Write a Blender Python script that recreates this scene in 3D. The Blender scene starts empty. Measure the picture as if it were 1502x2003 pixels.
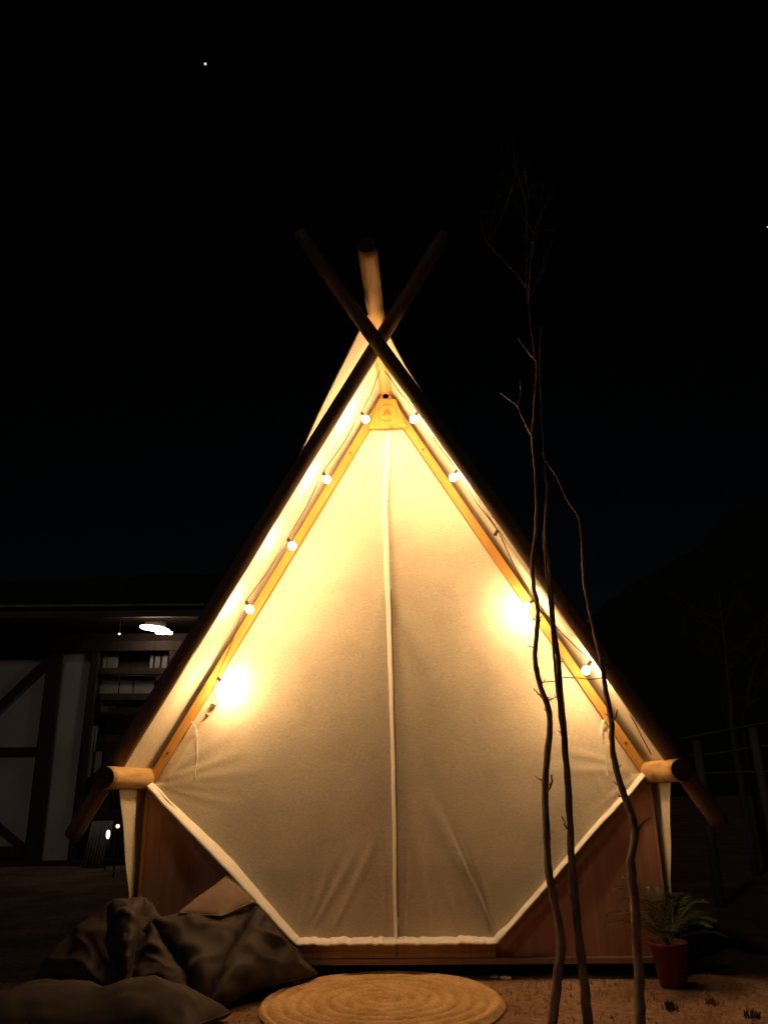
import bpy, bmesh, math, random
import numpy as np
from mathutils import Vector, Matrix, noise as mnoise

random.seed(7)
rng = np.random.default_rng(11)
sc = bpy.context.scene
COL = sc.collection

# ------------------------------------------------------------------ camera
PW, PH, FPX = 1502.0, 2003.0, 1504.0
CAM_POS = Vector((0.3569, -6.5937, 1.3448))
YAW, PITCH, ROLL = 0.0602, 0.3402, -0.0190
_cy, _sy, _cp, _sp = math.cos(YAW), math.sin(YAW), math.cos(PITCH), math.sin(PITCH)
_f = Vector((-_sy * _cp, _cy * _cp, _sp))
_r = Vector((_cy, _sy, 0))
_u = _r.cross(_f)
RIGHT = math.cos(ROLL) * _r + math.sin(ROLL) * _u
UP = -math.sin(ROLL) * _r + math.cos(ROLL) * _u
FWD = _f
cam_d = bpy.data.cameras.new('camera')
cam = bpy.data.objects.new('camera', cam_d)
COL.objects.link(cam)
m = Matrix((RIGHT, UP, -FWD)).transposed().to_4x4()
m.translation = CAM_POS
cam.matrix_world = m
cam_d.sensor_fit = 'VERTICAL'
cam_d.sensor_height = 24.0
cam_d.lens = FPX / PH * 24.0
cam_d.clip_start = 0.05
cam_d.clip_end = 3000
sc.camera = cam


def at(px, py, Y=None, Z=None, X=None):
    """the point of the place seen at photo pixel (px, py) on a plane Y / Z / X = const"""
    d = FWD + RIGHT * ((px - PW / 2) / FPX) - UP * ((py - PH / 2) / FPX)
    if Y is not None:
        t = (Y - CAM_POS.y) / d.y
    elif Z is not None:
        t = (Z - CAM_POS.z) / d.z
    else:
        t = (X - CAM_POS.x) / d.x
    return CAM_POS + d * t


# ------------------------------------------------------------------ sky, moon, exposure
MOON_EL, MOON_AZ = 38.0, -152.0        # elevation; azimuth from +Y clockwise (behind the camera, to the left)
world = bpy.data.worlds.new('World')
sc.world = world
world.use_nodes = True
wn = world.node_tree
sky = wn.nodes.new('ShaderNodeTexSky')
sky.sky_type = 'NISHITA'
sky.sun_disc = False
sky.sun_elevation = math.radians(-5.6)
sky.sun_rotation = math.radians(0)
bg = wn.nodes['Background']
bg.inputs['Strength'].default_value = 0.05
wn.links.new(sky.outputs[0], bg.inputs['Color'])
moon_d = bpy.data.lights.new('moon', 'SUN')
moon_d.energy = 0.075
moon_d.angle = math.radians(4)
moon_d.color = (1.0, 0.86, 0.74)
moon = bpy.data.objects.new('moon', moon_d)
COL.objects.link(moon)
_az, _el = math.radians(MOON_AZ), math.radians(MOON_EL)
_dir = Vector((math.sin(_az) * math.cos(_el), math.cos(_az) * math.cos(_el), math.sin(_el)))
moon.rotation_euler = (-_dir).to_track_quat('-Z', 'Y').to_euler()
vs = sc.view_settings
vs.view_transform = 'Standard'
vs.look = 'None'
vs.exposure = 0.0
vs.gamma = 1.0
vs.use_curve_mapping = False
sc.render.engine = 'CYCLES'
cy = sc.cycles
cy.use_denoising = True
cy.max_bounces = 8
cy.diffuse_bounces = 4
cy.glossy_bounces = 3
cy.transmission_bounces = 4
cy.sample_clamp_indirect = 6.0
cy.caustics_reflective = False
cy.caustics_refractive = False
BULB_STRENGTH = 545.0
BULB_COLOR = (1.0, 0.595, 0.262)


# ------------------------------------------------------------------ materials
def new_mat(name):
    mt = bpy.data.materials.new(name)
    mt.use_nodes = True
    return mt, mt.node_tree, mt.node_tree.nodes['Principled BSDF']


def ramp(nt, fac, stops):
    r = nt.nodes.new('ShaderNodeValToRGB')
    cr = r.color_ramp
    while len(cr.elements) < len(stops):
        cr.elements.new(0.5)
    for e, (p, c) in zip(cr.elements, stops):
        e.position = p
        e.color = (*c, 1)
    nt.links.new(fac, r.inputs['Fac'])
    return r.outputs['Color']


def coords(nt, scale, kind='Object'):
    tc = nt.nodes.new('ShaderNodeTexCoord')
    mp = nt.nodes.new('ShaderNodeMapping')
    mp.inputs['Scale'].default_value = scale
    nt.links.new(tc.outputs[kind], mp.inputs['Vector'])
    return mp.outputs['Vector']


def noise(nt, vec, scale, detail=5, rough=0.55, dist=0.0):
    n = nt.nodes.new('ShaderNodeTexNoise')
    n.inputs['Scale'].default_value = scale
    n.inputs['Detail'].default_value = detail
    n.inputs['Roughness'].default_value = rough
    n.inputs['Distortion'].default_value = dist
    nt.links.new(vec, n.inputs['Vector'])
    return n.outputs['Fac']


def bump(nt, bs, height, strength, dist=0.01):
    b = nt.nodes.new('ShaderNodeBump')
    b.inputs['Strength'].default_value = strength
    b.inputs['Distance'].default_value = dist
    nt.links.new(height, b.inputs['Height'])
    nt.links.new(b.outputs['Normal'], bs.inputs['Normal'])


def noisy(name, c0, c1, scale=6.0, stretch=(1, 1, 1), rough=0.8, bstr=0.3, bscale=None, bdist=0.005, detail=6, lo=0.3, hi=0.7, spec=0.3):
    mt, nt, bs = new_mat(name)
    v = coords(nt, stretch)
    n = noise(nt, v, scale, detail)
    nt.links.new(ramp(nt, n, [(lo, c0), (hi, c1)]), bs.inputs['Base Color'])
    bs.inputs['Roughness'].default_value = rough
    bs.inputs['Specular IOR Level'].default_value = spec
    if bstr:
        bump(nt, bs, noise(nt, v, bscale or scale * 6, 4), bstr, bdist)
    return mt


def wood(name, dark, light, ring=26.0, along=1.6, rough=0.6, knots=True, bstr=0.25):
    """long grain along local Z"""
    mt, nt, bs = new_mat(name)
    v = coords(nt, (ring, ring, along))
    g = noise(nt, v, 1.0, 7, 0.6, 0.6)
    col = ramp(nt, g, [(0.28, dark), (0.5, tuple(0.5 * (a + b) for a, b in zip(dark, light))), (0.72, light)])
    if knots:
        v2 = coords(nt, (5.0, 5.0, 2.2))
        vo = nt.nodes.new('ShaderNodeTexVoronoi')
        vo.inputs['Scale'].default_value = 1.0
        nt.links.new(v2, vo.inputs['Vector'])
        k = ramp(nt, vo.outputs['Distance'], [(0.09, (0.35, 0.22, 0.14)), (0.2, (1, 1, 1))])
        mx = nt.nodes.new('ShaderNodeMix')
        mx.data_type = 'RGBA'
        mx.blend_type = 'MULTIPLY'
        mx.inputs['Factor'].default_value = 0.75
        nt.links.new(col, mx.inputs['A'])
        nt.links.new(k, mx.inputs['B'])
        col = mx.outputs['Result']
    nt.links.new(col, bs.inputs['Base Color'])
    bs.inputs['Roughness'].default_value = rough
    bs.inputs['Specular IOR Level'].default_value = 0.25
    bump(nt, bs, g, bstr, 0.004)
    return mt


def canvas_mat(name, base, mott=0.16, trans=0.10, slub=0.70):
    mt, nt, bs = new_mat(name)
    v = coords(nt, (1, 1, 1))
    n = noise(nt, v, 2.3, 6, 0.6)
    lo = tuple(c * (1 - mott) for c in base)
    col = ramp(nt, n, [(0.35, lo), (0.65, base)])
    sp = noise(nt, v, 85.0, 3, 0.65)
    sp2 = ramp(nt, sp, [(0.3, (slub, slub * 0.975, slub * 0.94)), (0.7, (1, 1, 1))])
    mx = nt.nodes.new('ShaderNodeMix')
    mx.data_type = 'RGBA'
    mx.blend_type = 'MULTIPLY'
    mx.inputs['Factor'].default_value = 1.0
    nt.links.new(col, mx.inputs['A'])
    nt.links.new(sp2, mx.inputs['B'])
    nt.links.new(mx.outputs['Result'], bs.inputs['Base Color'])
    bs.inputs['Roughness'].default_value = 0.92
    bs.inputs['Specular IOR Level'].default_value = 0.1
    bump(nt, bs, noise(nt, v, 120.0, 3), 0.35, 0.003)
    tr = nt.nodes.new('ShaderNodeBsdfTranslucent')
    nt.links.new(mx.outputs['Result'], tr.inputs['Color'])
    ms = nt.nodes.new('ShaderNodeMixShader')
    ms.inputs['Fac'].default_value = trans
    nt.links.new(bs.outputs[0], ms.inputs[1])
    nt.links.new(tr.outputs[0], ms.inputs[2])
    nt.links.new(ms.outputs[0], nt.nodes['Material Output'].inputs['Surface'])
    return mt


def emis(name, color, strength):
    mt = bpy.data.materials.new(name)
    mt.use_nodes = True
    nt = mt.node_tree
    nt.nodes.remove(nt.nodes['Principled BSDF'])
    e = nt.nodes.new('ShaderNodeEmission')
    e.inputs['Color'].default_value = (*color, 1)
    e.inputs['Strength'].default_value = strength
    nt.links.new(e.outputs[0], nt.nodes['Material Output'].inputs['Surface'])
    return mt


def plain(name, c, rough=0.6, spec=0.3, metal=0.0):
    return noisy(name, tuple(x * 0.8 for x in c), c, 9.0, rough=rough, bstr=0.1, spec=spec)


M = {}
M['canvas'] = canvas_mat('cream_canvas', (0.92, 0.85, 0.71))
M['fly'] = canvas_mat('fly_canvas', (0.84, 0.78, 0.66), 0.08, 0.06)
M['pine'] = wood('pine_timber', (0.40, 0.20, 0.045), (0.56, 0.32, 0.085), 30, 1.4)
M['log'] = wood('peeled_log', (0.10, 0.064, 0.045), (0.21, 0.138, 0.098), 16, 1.2)
M['end_grain'] = noisy('shaded_end_grain', (0.03, 0.018, 0.012), (0.09, 0.055, 0.035), 30, rough=0.9, bstr=0.4)  # end grain, with the shade on the log ends put into its colour
M['beam'] = wood('beam_log', (0.30, 0.165, 0.065), (0.66, 0.44, 0.20), 20, 2.6)
M['ply'] = wood('red_stained_board', (0.40, 0.19, 0.125), (0.62, 0.33, 0.22), 22, 1.0, 0.6, False)
M['sill'] = wood('sill_timber', (0.26, 0.15, 0.10), (0.36, 0.22, 0.15), 22, 1.0, 0.7, False)
M['dark_timber'] = wood('dark_timber', (0.035, 0.02, 0.015), (0.075, 0.045, 0.035), 12, 1.0, 0.8, False)
M['engrave'] = plain('scorched_wood', (0.10, 0.045, 0.012), 0.8)
M['rope'] = plain('brown_rope', (0.10, 0.045, 0.03), 0.9)
M['cord'] = plain('black_cord', (0.05, 0.035, 0.028), 0.5)
M['socket'] = plain('socket_plastic', (0.07, 0.045, 0.03), 0.45)
M['strap'] = canvas_mat('webbing', (0.95, 0.93, 0.88), 0.02, 0.0, 0.88)
M['zip'] = plain('zip_tape', (0.20, 0.12, 0.07), 0.8)
M['bulb'] = emis('lit_bulb', BULB_COLOR, BULB_STRENGTH)
M['bulb'].cycles.emission_sampling = 'FRONT'
M['bag'] = noisy('brown_bag_fabric', (0.024, 0.016, 0.015), (0.038, 0.0265, 0.0245), 5, rough=0.75, bstr=0.25, bscale=160, bdist=0.003)
M['bag2'] = noisy('grey_brown_bag_fabric', (0.032, 0.0225, 0.0205), (0.05, 0.036, 0.033), 5, rough=0.75, bstr=0.25, bscale=160, bdist=0.003)
M['cushion'] = noisy('tan_cushion_fabric', (0.14, 0.095, 0.07), (0.19, 0.132, 0.10), 5, rough=0.85, bstr=0.25, bscale=160, bdist=0.003)
M['bark'] = noisy('sapling_bark', (0.10, 0.068, 0.05), (0.30, 0.22, 0.17), 22, (1, 1, 0.35), 0.85, 0.6, 60, 0.006)
M['twig'] = noisy('twig_bark', (0.12, 0.09, 0.07), (0.24, 0.19, 0.16), 22, (1, 1, 0.35), 0.85, 0.3)
M['wire'] = plain('galvanised_wire', (0.20, 0.12, 0.06), 0.4)
M['leaf'] = noisy('fern_leaf', (0.014, 0.024, 0.007), (0.04, 0.054, 0.019), 8, rough=0.5, bstr=0.1)
M['pot'] = noisy('magenta_pot', (0.115, 0.016, 0.032), (0.17, 0.027, 0.048), 7, rough=0.5, bstr=0.1)
M['soil'] = noisy('pot_soil', (0.02, 0.014, 0.01), (0.05, 0.035, 0.025), 30, rough=0.95, bstr=0.5)
M['grass'] = noisy('dry_grass', (0.10, 0.07, 0.03), (0.20, 0.13, 0.07), 3, rough=0.8, bstr=0)
M['green'] = noisy('green_grass', (0.05, 0.07, 0.02), (0.10, 0.11, 0.04), 3, rough=0.8, bstr=0)
M['pebble'] = noisy('pebble', (0.15, 0.10, 0.075), (0.36, 0.27, 0.21), 9, rough=0.9, bstr=0.2)
M['litter'] = plain('pale_stone', (0.62, 0.56, 0.5), 0.8)
M['plaster'] = noisy('barn_plaster', (0.46, 0.41, 0.37), (0.62, 0.56, 0.51), 1.3, rough=0.9, bstr=0.2)
M['slat'] = noisy('grey_slat', (0.2, 0.175, 0.155), (0.34, 0.3, 0.27), 3, (1, 1, 0.3), 0.7, 0.2)
M['iron'] = noisy('corrugated_iron', (0.22, 0.19, 0.17), (0.36, 0.31, 0.28), 3, rough=0.5, bstr=0.1, spec=0.5)
M['roof'] = noisy('barn_roof', (0.12, 0.08, 0.07), (0.2, 0.14, 0.12), 2, rough=0.7, bstr=0.3)
M['lamp'] = emis('barn_lamp_light', (1.0, 0.88, 0.68), 14.0)
M['lamp_small'] = emis('small_lamp_light', (1.0, 0.92, 0.82), 2.5)
M['lamp_warm'] = emis('warm_lamp_light', (1.0, 0.75, 0.45), 2.5)
M['star'] = emis('star_light', (0.9, 0.9, 1.0), 0.9)
M['fence'] = noisy('weathered_fence', (0.13, 0.12, 0.115), (0.26, 0.24, 0.23), 4, (1, 1, 0.3), 0.85, 0.3)
M['hill'] = noisy('dark_hill', (0.012, 0.014, 0.009), (0.03, 0.032, 0.02), 0.2, rough=1.0, bstr=0.0)
M['tree'] = noisy('background_bark', (0.09, 0.075, 0.07), (0.16, 0.13, 0.12), 5, (1, 1, 0.4), 0.9, 0.4)


def ground_mat():
    mt, nt, bs = new_mat('sandy_ground')
    v = coords(nt, (1, 1, 1))
    a = noise(nt, v, 1.1, 6, 0.6)
    b = noise(nt, v, 24.0, 6, 0.7)
    ca = ramp(nt, a, [(0.35, (0.21, 0.115, 0.075)), (0.5, (0.31, 0.185, 0.125)), (0.66, (0.40, 0.27, 0.195))])
    cb = ramp(nt, b, [(0.3, (0.45, 0.42, 0.4)), (0.7, (1.15, 1.12, 1.1))])
    mx = nt.nodes.new('ShaderNodeMix')
    mx.data_type = 'RGBA'
    mx.blend_type = 'MULTIPLY'
    mx.inputs['Factor'].default_value = 1.0
    nt.links.new(ca, mx.inputs['A'])
    nt.links.new(cb, mx.inputs['B'])
    nt.links.new(mx.outputs['Result'], bs.inputs['Base Color'])
    bs.inputs['Roughness'].default_value = 0.95
    bs.inputs['Specular IOR Level'].default_value = 0.1
    bump(nt, bs, noise(nt, v, 40.0, 6, 0.7), 0.9, 0.02)
    return mt


M['ground'] = ground_mat()


def rug_mat():
    mt, nt, bs = new_mat('woven_jute')
    v = coords(nt, (1, 1, 1))
    a = noise(nt, v, 4.0, 4, 0.6)
    b = noise(nt, v, 55.0, 5, 0.7)
    ca = ramp(nt, a, [(0.35, (0.54, 0.34, 0.16)), (0.65, (0.72, 0.49, 0.26))])
    cb = ramp(nt, b, [(0.35, (0.72, 0.68, 0.64)), (0.65, (1.1, 1.1, 1.1))])
    mx = nt.nodes.new('ShaderNodeMix')
    mx.data_type = 'RGBA'
    mx.blend_type = 'MULTIPLY'
    mx.inputs['Factor'].default_value = 1.0
    nt.links.new(ca, mx.inputs['A'])
    nt.links.new(cb, mx.inputs['B'])
    nt.links.new(mx.outputs['Result'], bs.inputs['Base Color'])
    bs.inputs['Roughness'].default_value = 0.95
    bs.inputs['Specular IOR Level'].default_value = 0.05
    bump(nt, bs, noise(nt, v, 90.0, 4, 0.7), 0.8, 0.008)
    return mt


M['rug'] = rug_mat()


# ------------------------------------------------------------------ mesh helpers
def tag(o, label=None, cat=None, group=None, kind=None):
    if label: o['label'] = label
    if cat: o['category'] = cat
    if group: o['group'] = group
    if kind: o['kind'] = kind
    return o


def empty(name, loc=(0, 0, 0)):
    o = bpy.data.objects.new(name, None)
    o.location = loc
    o.empty_display_size = 0.1
    COL.objects.link(o)
    return o


def link(name, me, mat, parent=None, smooth=False):
    if mat is not None and not me.materials:
        me.materials.append(M[mat])
    if smooth:
        me.polygons.foreach_set('use_smooth', [True] * len(me.polygons))
    o = bpy.data.objects.new(name, me)
    COL.objects.link(o)
    if parent is not None:
        o.parent = parent
        o.matrix_parent_inverse = Matrix.Translation(-Vector(parent.matrix_basis.translation)) if parent.parent is None and parent.type == 'EMPTY' else Matrix()
    return o


def from_py(verts, faces):
    me = bpy.data.meshes.new('mesh')
    me.from_pydata([tuple(v) for v in verts], [], [tuple(f) for f in faces])
    me.update()
    return me


def grid_faces(nr, ncol, close=False, off=0):
    F = []
    for i in range(nr - 1):
        for j in range(ncol if close else ncol - 1):
            k = (j + 1) % ncol
            F.append((off + i * ncol + j, off + i * ncol + k, off + (i + 1) * ncol + k, off + (i + 1) * ncol + j))
    return F


def tube_data(pts, radii, sides=10, cap=True, off=0, rough=0.0, seed=0):
    pts = [Vector(p) for p in pts]
    V, F = [], []
    n = len(pts)
    ref = None
    for i, p in enumerate(pts):
        t = (pts[min(i + 1, n - 1)] - pts[max(i - 1, 0)]).normalized()
        if ref is None:
            ref = t.orthogonal().normalized()
        ref = (ref - t * ref.dot(t)).normalized()
        b = t.cross(ref)
        r = radii[i] if hasattr(radii, '__len__') else radii
        for j in range(sides):
            a = 2 * math.pi * j / sides
            rr = r
            if rough:
                q = p * 6 + Vector((math.cos(a), math.sin(a), seed)) * 1.1
                rr = r * (1 + rough * mnoise.noise(q))
            V.append(p + (ref * math.cos(a) + b * math.sin(a)) * rr)
    F += grid_faces(n, sides, True, off)
    if cap:
        F.append(tuple(off + j for j in reversed(range(sides))))
        F.append(tuple(off + (n - 1) * sides + j for j in range(sides)))
    return V, F


def tube(name, pts, radii, mat, parent=None, sides=10, rough=0.0, seed=0):
    V, F = tube_data(pts, radii, sides, True, 0, rough, seed)
    return link(name, from_py(V, F), mat, parent, True)


def tubes(name, specs, mat, parent=None, sides=8):
    V, F = [], []
    for pts, rad in specs:
        v, f = tube_data(pts, rad, sides, True, len(V))
        V += v
        F += f
    return link(name, from_py(V, F), mat, parent, True)


def log(name, a, b, r0, r1, mat, parent=None, seed=0, sides=28, wob=0.012):
    """a peeled log from a to b, local Z along it so that the grain follows"""
    a, b = Vector(a), Vector(b)
    L = (b - a).length
    n = max(8, int(L / 0.09))
    V = []
    for i in range(n + 1):
        t = i / n
        c = Vector((mnoise.noise(Vector((t * 3, seed, 1))) * wob, mnoise.noise(Vector((t * 3, seed, 7))) * wob, t * L))
        r = r0 + (r1 - r0) * t
        ch = 1.0
        if i == 0 or i == n:
            ch = 0.94
        for j in range(sides):
            an = 2 * math.pi * j / sides
            rr = r * ch * (1 + 0.035 * mnoise.noise(Vector((math.cos(an) * 1.3, math.sin(an) * 1.3, t * L * 2.3 + seed * 9))))
            V.append(c + Vector((math.cos(an) * rr, math.sin(an) * rr, 0)))
    F = grid_faces(n + 1, sides, True)
    F.append(tuple(reversed(range(sides))))
    F.append(tuple(n * sides + j for j in range(sides)))
    me = from_py(V, F)
    o = link(name, me, mat, parent, True)
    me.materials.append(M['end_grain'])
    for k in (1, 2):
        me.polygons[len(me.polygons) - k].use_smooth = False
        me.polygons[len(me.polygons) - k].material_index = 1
    o.location = a
    o.rotation_euler = (b - a).to_track_quat('Z', 'Y').to_euler()
    return o


def bevel_me(me, w, seg=2):
    bm = bmesh.new()
    bm.from_mesh(me)
    bmesh.ops.remove_doubles(bm, verts=bm.verts, dist=1e-6)
    bmesh.ops.recalc_face_normals(bm, faces=bm.faces)
    bmesh.ops.bevel(bm, geom=list(bm.edges), offset=w, segments=seg, affect='EDGES', profile=0.5)
    bm.to_mesh(me)
    bm.free()
    return me


def prism_me(poly, y0, y1, bev=0.0):
    """polygon in XZ extruded from y0 to y1"""
    n = len(poly)
    V = [(x, y0, z) for x, z in poly] + [(x, y1, z) for x, z in poly]
    F = [tuple(range(n)), tuple(reversed(range(n, 2 * n)))]
    for i in range(n):
        j = (i + 1) % n
        F.append((j, i, n + i, n + j))
    me = from_py(V, F)
    bm = bmesh.new()
    bm.from_mesh(me)
    bmesh.ops.recalc_face_normals(bm, faces=bm.faces)
    bm.to_mesh(me)
    bm.free()
    if bev:
        bevel_me(me, bev)
    return me


def timber(name, a, b, w, y0, y1, mat, parent, side=0.0, bev=0.004):
    """flat timber between XZ points a and b (w wide, to one side: -1..1), local Z along it"""
    a, b = Vector((a[0], 0, a[1])), Vector((b[0], 0, b[1]))
    L = (b - a).length
    hw = w / 2
    poly = [(-hw + side * hw, 0), (hw + side * hw, 0), (hw + side * hw, L), (-hw + side * hw, L)]
    me = prism_me(poly, y0, y1, bev)
    o = link(name, me, mat, parent)
    d = (b - a).normalized()
    o.location = a
    o.rotation_euler = (0, math.atan2(d.x, d.z), 0)
    return o


def sphere_me(r, seg=20, ring=14, sx=1, sy=1, sz=1, c=(0, 0, 0)):
    bm = bmesh.new()
    bmesh.ops.create_uvsphere(bm, u_segments=seg, v_segments=ring, radius=r)
    for v in bm.verts:
        v.co = Vector((v.co.x * sx + c[0], v.co.y * sy + c[1], v.co.z * sz + c[2]))
    me = bpy.data.meshes.new('mesh')
    bm.to_mesh(me)
    bm.free()
    return me


def lathe_me(profile, seg=40):
    V = []
    for r, z in profile:
        for j in range(seg):
            a = 2 * math.pi * j / seg
            V.append((r * math.cos(a), r * math.sin(a), z))
    return from_py(V, grid_faces(len(profile), seg, True))


def catmull(pts, per=6):
    P = [Vector(p) for p in pts]
    P = [2 * P[0] - P[1]] + P + [2 * P[-1] - P[-2]]
    out = []
    for i in range(1, len(P) - 2):
        for k in range(per):
            t = k / per
            a, b, c, d = P[i - 1], P[i], P[i + 1], P[i + 2]
            out.append(0.5 * ((2 * b) + (c - a) * t + (2 * a - 5 * b + 4 * c - d) * t * t + (3 * b - a - 3 * c + d) * t ** 3))
    out.append(P[-2])
    return out


# ------------------------------------------------------------------ ground and hills
def make_ground():
    def axis(lo, hi, c, n):
        s = np.linspace(-1, 1, n)
        k = 6.5
        f = np.sinh(k * s) / np.sinh(k)
        return np.where(f < 0, c + f * (c - lo), c + f * (hi - c))
    xs = axis(-400, 400, 0.0, 190)
    ys = axis(-200, 500, -1.0, 190)
    V = []
    for y in ys:
        for x in xs:
            h = 0.022 * mnoise.noise(Vector((x * 0.9, y * 0.9, 3))) + 0.008 * mnoise.noise(Vector((x * 4, y * 4, 8)))
            near = math.exp(-((x / 2.2) ** 4)) * math.exp(-(((y - 1.9) / 3.4) ** 4))
            d = math.hypot(x, y)
            V.append((x, y, h * (1 - 0.8 * near) * min(1, 30 / (d + 1)) - 0.012))
    o = link('ground', from_py(V, grid_faces(190, 190)), 'ground', None, True)
    tag(o, 'reddish brown sandy ground in front of the tent', None, None, 'structure')


make_ground()


def hill(name, pts, Y, depth, label):
    """ridge line from photo directions, a real rounded mass at distance Y"""
    V = []
    top = [at(px, py, Y=Y) for px, py in pts]
    top = catmull(top, 10)
    nr = 12
    for k in range(nr):
        t = k / (nr - 1)
        yy = (t - 0.5) * 2
        fall = max(0.0, 1 - yy * yy) ** 0.7
        for i, p in enumerate(top):
            b = 1.2 * mnoise.noise(Vector((p.x * 0.25, t * 5, 2))) + 0.6 * mnoise.noise(Vector((p.x * 0.8, t * 9, 5)))
            V.append((p.x, Y + yy * depth, -1.0 + (p.z + 1.0 + b) * fall))
    o = link(name, from_py(V, grid_faces(nr, len(top))), 'hill', None, True)
    tag(o, label, None, None, 'structure')


hill('hill', [(820, 1500), (1000, 1330), (1200, 1170), (1330, 1090), (1440, 1000), (1560, 945), (1800, 930), (2300, 1200)], 90, 30, 'black wooded hillside rising behind the tent on the right')
hill('hill', [(-900, 1300), (-300, 1180), (0, 1150), (200, 1138), (420, 1130), (620, 1150), (900, 1350)], 120, 35, 'low black hill behind the barn on the left')

# ------------------------------------------------------------------ tent
tent = empty('canvas_tent')
tag(tent, 'cream canvas A-frame tent on crossed log poles, lit by a string of bulbs', 'tent')
RID_Z = 4.935


def raft_out(z): return (4.89 - z) / 1.715
def raft_in(z): return (4.743 - z) / 1.72
def roof_z(x): return 4.985 - 1.70 * abs(x)


# ridge pole
ridge = log('ridge_pole', (0.0, -2.12, RID_Z), (0, 4.6, RID_Z - 0.01), 0.069, 0.075, 'beam', tent, 3, wob=0.006)
# front crossing poles; the one leaning left at the top passes in front
log('front_pole', at(1408, 1610, Y=-0.50), at(586, 455, Y=-1.66), 0.066, 0.056, 'log', tent, 5)
log('front_pole', at(142, 1636, Y=-0.46), at(870, 458, Y=-1.47), 0.066, 0.056, 'log', tent, 8)
# side beams, from front end back along the tent
log('side_beam', (-2.04, -0.89, 1.425), (-2.04, 4.55, 1.425), 0.081, 0.078, 'beam', tent, 12, wob=0.004)
log('side_beam', (2.03, -0.90, 1.400), (2.03, 4.55, 1.400), 0.079, 0.078, 'beam', tent, 15, wob=0.004)

# rafters of the front wall (each stops on the gusset's centre line)
for s in (-1, 1):
    zt, zb = 4.855, 1.33
    a = (s * (raft_out(zb) + raft_in(zb)) / 2, zb)
    b = (s * (raft_out(zt) + raft_in(zt)) / 2 + s * 0.012, zt)
    r = timber('rafter', a, b, 0.073, -0.07, 0.05, 'pine', tent)
    bx = s * (raft_out(2.1) + raft_in(2.1)) / 2
    sc_me = bpy.data.meshes.new('mesh')
    bmx = bmesh.new()
    bmesh.ops.create_cone(bmx, cap_ends=True, segments=14, radius1=0.009, radius2=0.009, depth=0.012)
    bmx.to_mesh(sc_me)
    bmx.free()
    for zz in (1.62, 4.25):
        o = link('bolt', sc_me, 'socket', r)
        xx = s * (raft_out(zz) + raft_in(zz)) / 2
        o.parent = r
        o.matrix_parent_inverse = Matrix()
        d = (Vector((xx, 0, zz)) - Vector((a[0], 0, a[1]))).length
        o.location = (0, -0.072, d)
        o.rotation_euler = (math.pi / 2, 0, 0)

# gusset plate with the maker's mark burnt into it
gus = link('gusset_plate', prism_me([(-0.165, 4.480), (0.190, 4.474), (0.098, 4.775), (-0.056, 4.788)], -0.102, -0.072, 0.003), 'pine', tent)


def emblem():
    c = Vector((0.013, 0, 4.634))

    def piece(name, poly):
        n_ = len(poly)
        V = [(c.x + x, -0.1038, c.z + z) for x, z in poly]
        me = from_py(V, [tuple(range(n_))])
        me.update()
        if me.polygons[0].normal.y > 0:
            me.flip_normals()
        return link(name, me, 'engrave', gus)

    def arc(r0, r1, a0, a1):
        n = max(1, int((a1 - a0) / 5))
        A = [math.radians(a0 + (a1 - a0) * i / n) for i in range(n + 1)]
        piece('ring_mark', [(r0 * math.cos(a), r0 * math.sin(a)) for a in A] + [(r1 * math.cos(a), r1 * math.sin(a)) for a in reversed(A)])
    for a0, a1 in ((58, 122), (232, 308)):
        arc(0.083, 0.0895, a0, a1)
    for k in range(8):                                  # the broken side arcs
        arc(0.084, 0.089, -44 + k * 11.4, -44 + k * 11.4 + 7)
        arc(0.084, 0.089, 136 + k * 11.4, 136 + k * 11.4 + 7)
    w = 0.0085
    o = piece('chevron_mark', [(-0.034, 0.003), (-0.028, -0.003), (0.0, 0.027), (0.028, -0.003), (0.034, 0.003), (0.0, 0.040)])
    o['label'] = 'upper chevron burnt into the gusset plate'
    o = piece('chevron_mark', [(-0.046, -0.011), (-0.032, -0.028), (0.0, 0.003), (0.032, -0.028), (0.046, -0.011), (0.040, -0.008), (0.032, -0.016), (0.0, 0.015), (-0.032, -0.016), (-0.040, -0.008)])
    o['label'] = 'lower winged chevron burnt into the gusset plate'
    piece('dot_mark', [(-0.008, -0.022), (0, -0.030), (0.008, -0.022), (0, -0.014)])


emblem()


# ---- roof canvas: one slope each side, hood reaching past the poles at the top
def fly_edge(s, t):
    """y of the front edge at t = 0 ridge .. 1 eave"""
    if s < 0:
        pole = np.interp(t, [0, 0.053, 0.116, 0.17, 0.226, 0.275, 0.36, 0.52, 0.67, 0.81, 0.88, 1.0], [-1.36, -1.323, -1.241, -1.175, -1.10, -1.01, -0.86, -0.75, -0.68, -0.61, -0.58, -0.55])
        ext = 0.0
    else:
        pole = -1.215 + 0.60 * t
        ext = np.interp(t, [0, 0.03, 0.06, 0.10, 0.2, 1.0], [-0.12, 0.02, 0.10, 0.16, 0.20, 0.17])
    return float(pole + ext)


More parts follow.
